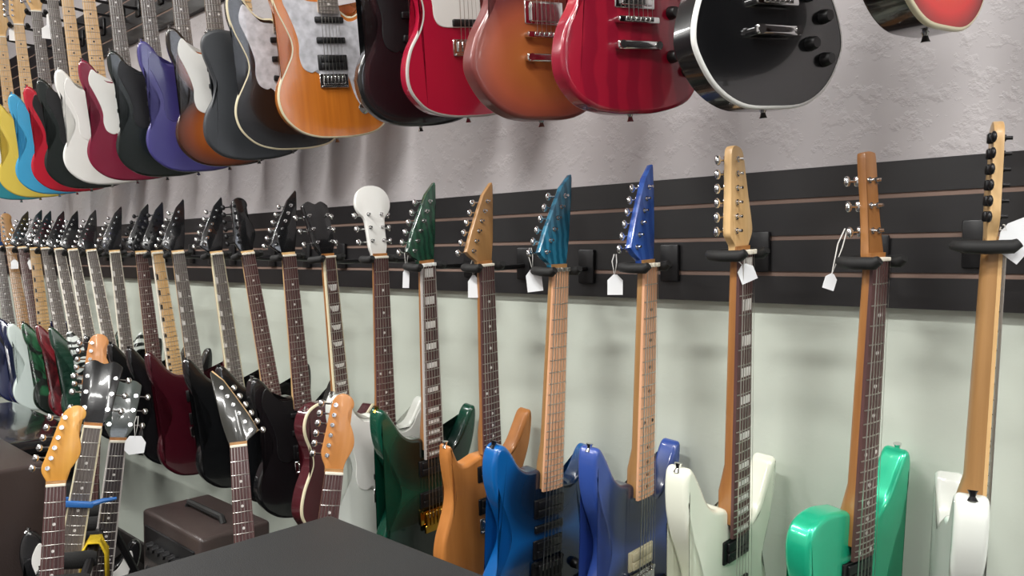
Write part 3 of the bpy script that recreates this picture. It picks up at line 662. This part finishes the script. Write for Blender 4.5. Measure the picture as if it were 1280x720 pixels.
price_tag((-2.171, -0.628, 1.021), .055, 'six-cornered white tag hanging on a long string in front of black bodies', .05, .052, 68, .1, hexa=True)
price_tag((-4.324, -0.330, 2.614), .02, 'white tag at the headstock of the teal guitar at the far end', .06, .07, 70)
price_tag((-3.784, -0.330, 2.571), .02, 'white tag between the upper necks of the sky blue and yellow guitars', .05, .075, 70)
price_tag((-3.852, -0.330, 2.523), .02, 'grey-white tag beside the upper neck of the sky blue guitar', .05, .06, 70)
price_tag((-4.714, -0.260, 1.467), .01, 'white tag on the maple neck of the far left white guitar', .035, .05, 60)
price_tag((-4.465, -0.260, 1.466), .01, 'white tag hanging beside the neck of the black and green swirl guitar', .03, .05, 60, -.3)


# ------------------------------------------------------------------ guitars standing on the floor in front of the wall
FG = 'electric guitars standing on the floor'
guitar('F1', 'guitar with amber maple headstock and rosewood neck, nearest in the floor rack', body='strat', paint=gloss('sunburst_brown', '#5a2c18'), neck=tan_maple, board=rosewood, head='swept', headmat=amber_maple, guard=whiteplastic, group=FG)
guitar('F2', 'guitar with black chrome-dotted headstock and blue capo leaning in the floor rack', body='single', thick=.05, paint=black, neck=nato, board=grey_rose, head='three', headmat=black, nbind=cream, pickups='HH', bridge='tom', knobs=4, knobmat=blackplastic, group=FG)
guitar('F3', 'dark guitar with smoky grey headstock behind the one wearing the blue capo', body='super', paint=black, neck=nato, board=ebony, head='three', headmat=gloss('smoky_head', '#4a524f'), pickups='HH', bridge='tom', knobs=2, nbind=greybind, group=FG)
guitar('F4', 'guitar with plain tan headstock at the back of the floor rack', body='strat', paint=black, neck=tan_maple, board=rosewood, head='fender', headmat=wood('orange_tan_head', '#bd7c40', '#cf8f52'), guard=whiteplastic, group=FG)
guitar('F5', 'guitar with reversed dark pointed headstock standing before the black hanging guitars', body='super', paint=black, neck=tan_maple, board=rosewood, head='reverse', headmat=gloss('graphite_head', '#33332f'), pickups='HH', bridge='trem', knobs=2, group=FG)
guitar('F6', 'guitar with light tan headstock standing just behind the big amplifier', body='strat', paint=black, neck=tan_maple, board=rosewood, head='fender', headmat=wood('orange_tan_head', '#bd7c40', '#cf8f52'), group=FG, pickups='HSS')
# tan wooden edge along the reversed headstock
bm = bmesh.new(); ed = [(.022, .018), (.048, .034), (.026, .080), (-.004, .132), (-.028, .172), (-.054, .199)]
tube(bm, [(x, .006, z) for x, z in ed], .0042, 6)
for o_ in [c for c in ROOTS['F5'].children if c.name.startswith('headstock')]: obj('edge_strip', bm, maple, o_)

# blue capo on the neck
r2 = ROOTS['F2']; cz = -.185
cp = empty('capo', r2.matrix_basis @ Vector((0, 0, cz))); cp.rotation_euler = r2.rotation_euler; tag(cp, 'blue clamp capo on the neck of the guitar with chrome-dotted headstock', 'capo')
bluep = plain('blue_plastic', '#2f6bb3', rough=.35)
bm = bmesh.new(); box(bm, -.036, .034, -.034, -.020, -.008, .008, .004, 2); obj('bar', bm, bluep, cp)
bm = bmesh.new(); tube(bm, [(-.034, -.026, 0), (-.044, -.010, 0), (-.040, .018, 0), (-.008, .030, 0)], [.007, .009, .008, .005], 8); obj('jaw', bm, bluep, cp)
bm = bmesh.new(); tube(bm, [(.026, -.027, 0), (.052, -.024, .010), (.085, -.016, .016)], [.007, .0065, .004], 8); obj('lever', bm, bluep, cp)

# folding floor rack under the four guitars
blacktube = plain('black_tube', '#19191b', rough=.4, metal=.4); foam = plain('black_foam', '#151515', rough=.9, bump=.2, bscale=300)
rk = empty('guitar_rack', (-2.20, -.82, 0)); rk.rotation_euler = (0, 0, math.radians(155.5)); tag(rk, 'black folding floor rack with foam rail holding four guitars', 'guitar rack')
bm = bmesh.new(); tube(bm, [(-.30, -.085, .70), (.30, -.085, .70)], .011, 10); obj('upper_rail', bm, blacktube, rk)
for i, x in enumerate((-.27, -.12, .03, .16, .28)):
    bm = bmesh.new(); tube(bm, [(x, -.100, .70), (x, -.085, .70), (x, -.015, .705), (x, .0, .71)], [.016, .022, .020, .012], 12); obj('foam_divider', bm, foam, rk, smooth=60)
for y in (-.14, .10):
    bm = bmesh.new(); tube(bm, [(-.36, y, .085), (.30, y, .085)], .022, 12); obj('foam_rail', bm, foam, rk)
for x in (-.38, .31):
    bm = bmesh.new(); tube(bm, [(x, -.30, .012), (x, .13, .012)], .012, 8); obj('foot_bar', bm, blacktube, rk)
    bm = bmesh.new(); tube(bm, [(x, -.28, .02), (x*.96, -.2, .4), (x*.82, -.085, .70)], .011, 8); obj('upright', bm, blacktube, rk)
    bm = bmesh.new(); tube(bm, [(x, -.16, .085), (x, .11, .085), (x, .12, .02)], .010, 8); obj('side_bar', bm, blacktube, rk)
# yellow cloth over the rail
yc = plain('yellow_cloth', '#d8b822', rough=.9, bump=.3, bscale=150)
bm = bmesh.new(); R_ = []
for j in range(9):
    x = -.065 + .07*j/8; ww = .004*math.sin(j*1.3)
    R_.append([bm.verts.new(v) for v in ((x, -.055+ww, .62+ww), (x, -.060+ww, .70), (x, -.072, .722), (x, -.100, .720), (x, -.113-ww, .69), (x, -.114-ww, .61-ww))])
for a_, b_ in zip(R_, R_[1:]):
    for k in range(5): bm.faces.new((a_[k], a_[k+1], b_[k+1], b_[k]))
oc = obj('polishing_cloth', bm, yc, None, 60); oc.location = rk.location; oc.rotation_euler = rk.rotation_euler
md = oc.modifiers.new('Solidify', 'SOLIDIFY'); md.thickness = .003
tag(oc, 'yellow cloth draped over the foam rail of the floor rack', 'cloth')

# single tubular stands for the other two
def stand(key, label):
    r = ROOTS[key]; R = r.rotation_euler.to_matrix(); s = r.scale.x
    base = r.location + R @ Vector((0, .12*s, -.80*s)); yaw = math.atan2((R @ Vector((1, 0, 0))).y, (R @ Vector((1, 0, 0))).x)
    o = empty('guitar_stand', (base.x, base.y, 0)); o.rotation_euler = (0, 0, yaw); tag(o, label, 'guitar stand', 'tubular guitar stands')
    zb = (r.location + R @ Vector((0, 0, -.80*s))).z
    bm = bmesh.new(); tube(bm, [(0, .02, .10), (0, .05, zb+.42)], .011, 8); obj('upright', bm, blacktube, o)
    for k in range(3):
        a_ = math.radians(90+120*k); bm = bmesh.new(); tube(bm, [(0, .02, .17), (.10*math.cos(a_), .02+.10*math.sin(a_), .09), (.19*math.cos(a_), .02+.19*math.sin(a_), .012)], .009, 8); obj('leg', bm, blacktube, o)
    for sd in (-1, 1):
        bm = bmesh.new(); tube(bm, [(0, .02, zb-.03), (sd*.09, 0, zb-.035), (sd*.10, -.13, zb-.035), (sd*.10, -.16, zb+.01)], [.009, .009, .013, .013], 8); obj('cradle_arm', bm, foam, o)
stand('F5', 'tubular stand under the guitar with reversed pointed headstock'); stand('F6', 'tubular stand under the guitar with light tan headstock')

# ------------------------------------------------------------------ amplifiers and cases
tolex = plain('black_tolex', '#2b2c2d', rough=.55, bump=.25, bscale=420, var=.12, vscale=4)
brown_tolex = plain('brown_black_tolex', '#3d3432', rough=.3, bump=.12, bscale=260, var=.1, vscale=4)
grille = plain('black_grille_cloth', '#1b1a1b', rough=.85, bump=.5, bscale=600)
def cabinet(name, x0, x1, y0, y1, z0, z1, mat, label, cat='amplifier', knobs=True, combo=True):
    o = empty(name, ((x0+x1)/2, (y0+y1)/2, z0)); tag(o, label, cat); W, D, Hh = (x1-x0)/2, (y1-y0)/2, z1-z0
    bm = bmesh.new(); box(bm, -W, W, -D, D, .012, Hh, .012, 3); obj('cabinet_shell', bm, mat, o)
    for sx in (-1, 1):
        for sy in (-1, 1):
            bm = bmesh.new(); tube(bm, [(sx*(W-.05), sy*(D-.05), 0), (sx*(W-.05), sy*(D-.05), .013)], .018, 10); obj('foot', bm, rubber, o)
    if combo:
        bm = bmesh.new(); box(bm, -W+.03, W-.03, -D-.006, -D+.004, .04, Hh-.16, .004, 1); obj('speaker_grille', bm, grille, o)
        bm = bmesh.new(); box(bm, -W+.03, W-.03, -D-.005, -D+.004, Hh-.135, Hh-.04, .002, 1); pn = obj('control_panel', bm, blackmetal, o)
        for k in range(7):
            bm = bmesh.new(); tube(bm, [(0, 0, 0), (0, -.018, 0)], [.012, .010], 12); obj('knob', bm, blackplastic, pn, loc=(-W+.08+k*(2*W-.16)/6, -D-.005, Hh-.088))
    bm = bmesh.new(); tube(bm, [(-.11, 0, Hh-.002), (-.10, 0, Hh+.014), (.10, 0, Hh+.014), (.11, 0, Hh-.002)], .009, 8); obj('carry_handle', bm, rubber, o)
    return o
cabinet('guitar_amplifier', -1.27, -.56, -1.20, -.613, 0, .95, tolex, 'big charcoal amplifier cabinet in the foreground with a flat bare top')
cabinet('guitar_amplifier', -2.30, -1.93, -.57, -.365, 0, .72, brown_tolex, 'small dark brown amplifier on the floor behind the floor rack')
cabinet('guitar_amplifier', -3.09, -2.576, -1.30, -.734, 0, .84, brown_tolex, 'brown-black amplifier with sheen on top at the lower left corner')
cabinet('speaker_cabinet', -4.15, -3.12, -.76, -.40, 0, .62, tolex, 'low black speaker cabinet under the hard case', 'speaker')
hc = empty('hard_case', (-3.62, -.58, .647)); tag(hc, 'glossy black hard case lying on the low speaker cabinet', 'instrument case')
cg = plain('black_gloss_shell', '#101113', rough=.18, coat=.6)
bm = bmesh.new(); box(bm, -.50, .50, -.17, .17, 0, .075, .03, 4); obj('case_base', bm, cg, hc)
bm = bmesh.new(); box(bm, -.50, .50, -.17, .17, .078, .15, .045, 5); obj('case_lid', bm, cg, hc)
for x in (-.32, 0, .32):
    bm = bmesh.new(); box(bm, x-.02, x+.02, -.176, -.165, .05, .10, .003, 1); obj('latch', bm, chrome, hc)


# ------------------------------------------------------------------ light
fluor = plain('lit_diffuser', '#ffffff', rough=.5, emit=6.0)
whitemetal = plain('white_enamel', '#e8e8e8', rough=.4)
def fixture(x, y, ang, label, lx=1.2, ly=.16, power=60):
    o = empty('fluorescent_light', (x, y, H)); o.rotation_euler = (0, 0, math.radians(ang)); tag(o, label, 'ceiling light', 'fluorescent ceiling lights')
    bm = bmesh.new(); box(bm, -lx/2-.02, lx/2+.02, -ly/2-.03, ly/2+.03, -.07, -.001, .005, 1); obj('housing', bm, whitemetal, o)
    bm = bmesh.new(); box(bm, -lx/2, lx/2, -ly/2, ly/2, -.10, -.071, .01, 2); obj('diffuser', bm, fluor, o)
    d = bpy.data.lights.new('fixture_light', 'AREA'); d.shape = 'RECTANGLE'; d.size = lx; d.size_y = ly; d.energy = power; d.color = (1, .985, .95)
    l = bpy.data.objects.new('fixture_light', d); col.objects.link(l); l.location = (x, y, H-.11); l.rotation_euler = (0, 0, math.radians(ang))
fixture(-5.2, -1.9, 0, 'fluorescent ceiling light over the far end of the room')
fixture(-3.2, -1.9, 0, 'fluorescent ceiling light over the middle of the room')
fixture(-1.2, -1.9, 0, 'fluorescent ceiling light beside the camera end')
fixture(.9, -1.9, 0, 'fluorescent ceiling light near the right end of the room')
fixture(-4.2, -3.9, 0, 'fluorescent ceiling light far out in the shop aisle')
fixture(-1.2, -3.9, 0, 'fluorescent ceiling light near out in the shop aisle')
for i, nm in enumerate(('first', 'second', 'third', 'fourth')):
    fixture(2.9+1.5*i, -.95, 0, nm + ' fluorescent strip light of the added row near the wall behind the camera', lx=1.45, ly=.10, power=35)  # unseen row added to streak and brighten the glossy guitar fronts
fixture(3.2, -2.3, 90, 'wide fluorescent panel light added behind the camera for its reflection', lx=1.2, ly=.6, power=60)  # unseen panel added so a bright patch mirrors in the bodies
fixture(5.6, -2.9, 0, 'fluorescent ceiling light over the distant right half of the shop')
w = bpy.data.worlds.new('World'); SC.world = w; w.use_nodes = True
w.node_tree.nodes['Background'].inputs[0].default_value = (.9, .92, .95, 1); w.node_tree.nodes['Background'].inputs[1].default_value = .3

# ------------------------------------------------------------------ camera
cd = bpy.data.cameras.new('camera'); cam = bpy.data.objects.new('camera', cd); col.objects.link(cam); SC.camera = cam
cd.sensor_width = 36; cd.lens = 36*950/1280; cd.clip_start = .02
cam.location = (0, -1.47, 1.45)
Fv = Vector((-0.67401, 0.73786, -0.03577)); rt = Vector(((0.73833, 0.67444, 0.00000))); up = rt.cross(Fv)
cam.rotation_euler = Matrix(((rt.x, up.x, -Fv.x), (rt.y, up.y, -Fv.y), (rt.z, up.z, -Fv.z))).to_euler()
SC.view_settings.view_transform = 'Standard'; SC.view_settings.look = 'None'; SC.view_settings.exposure = 0.0
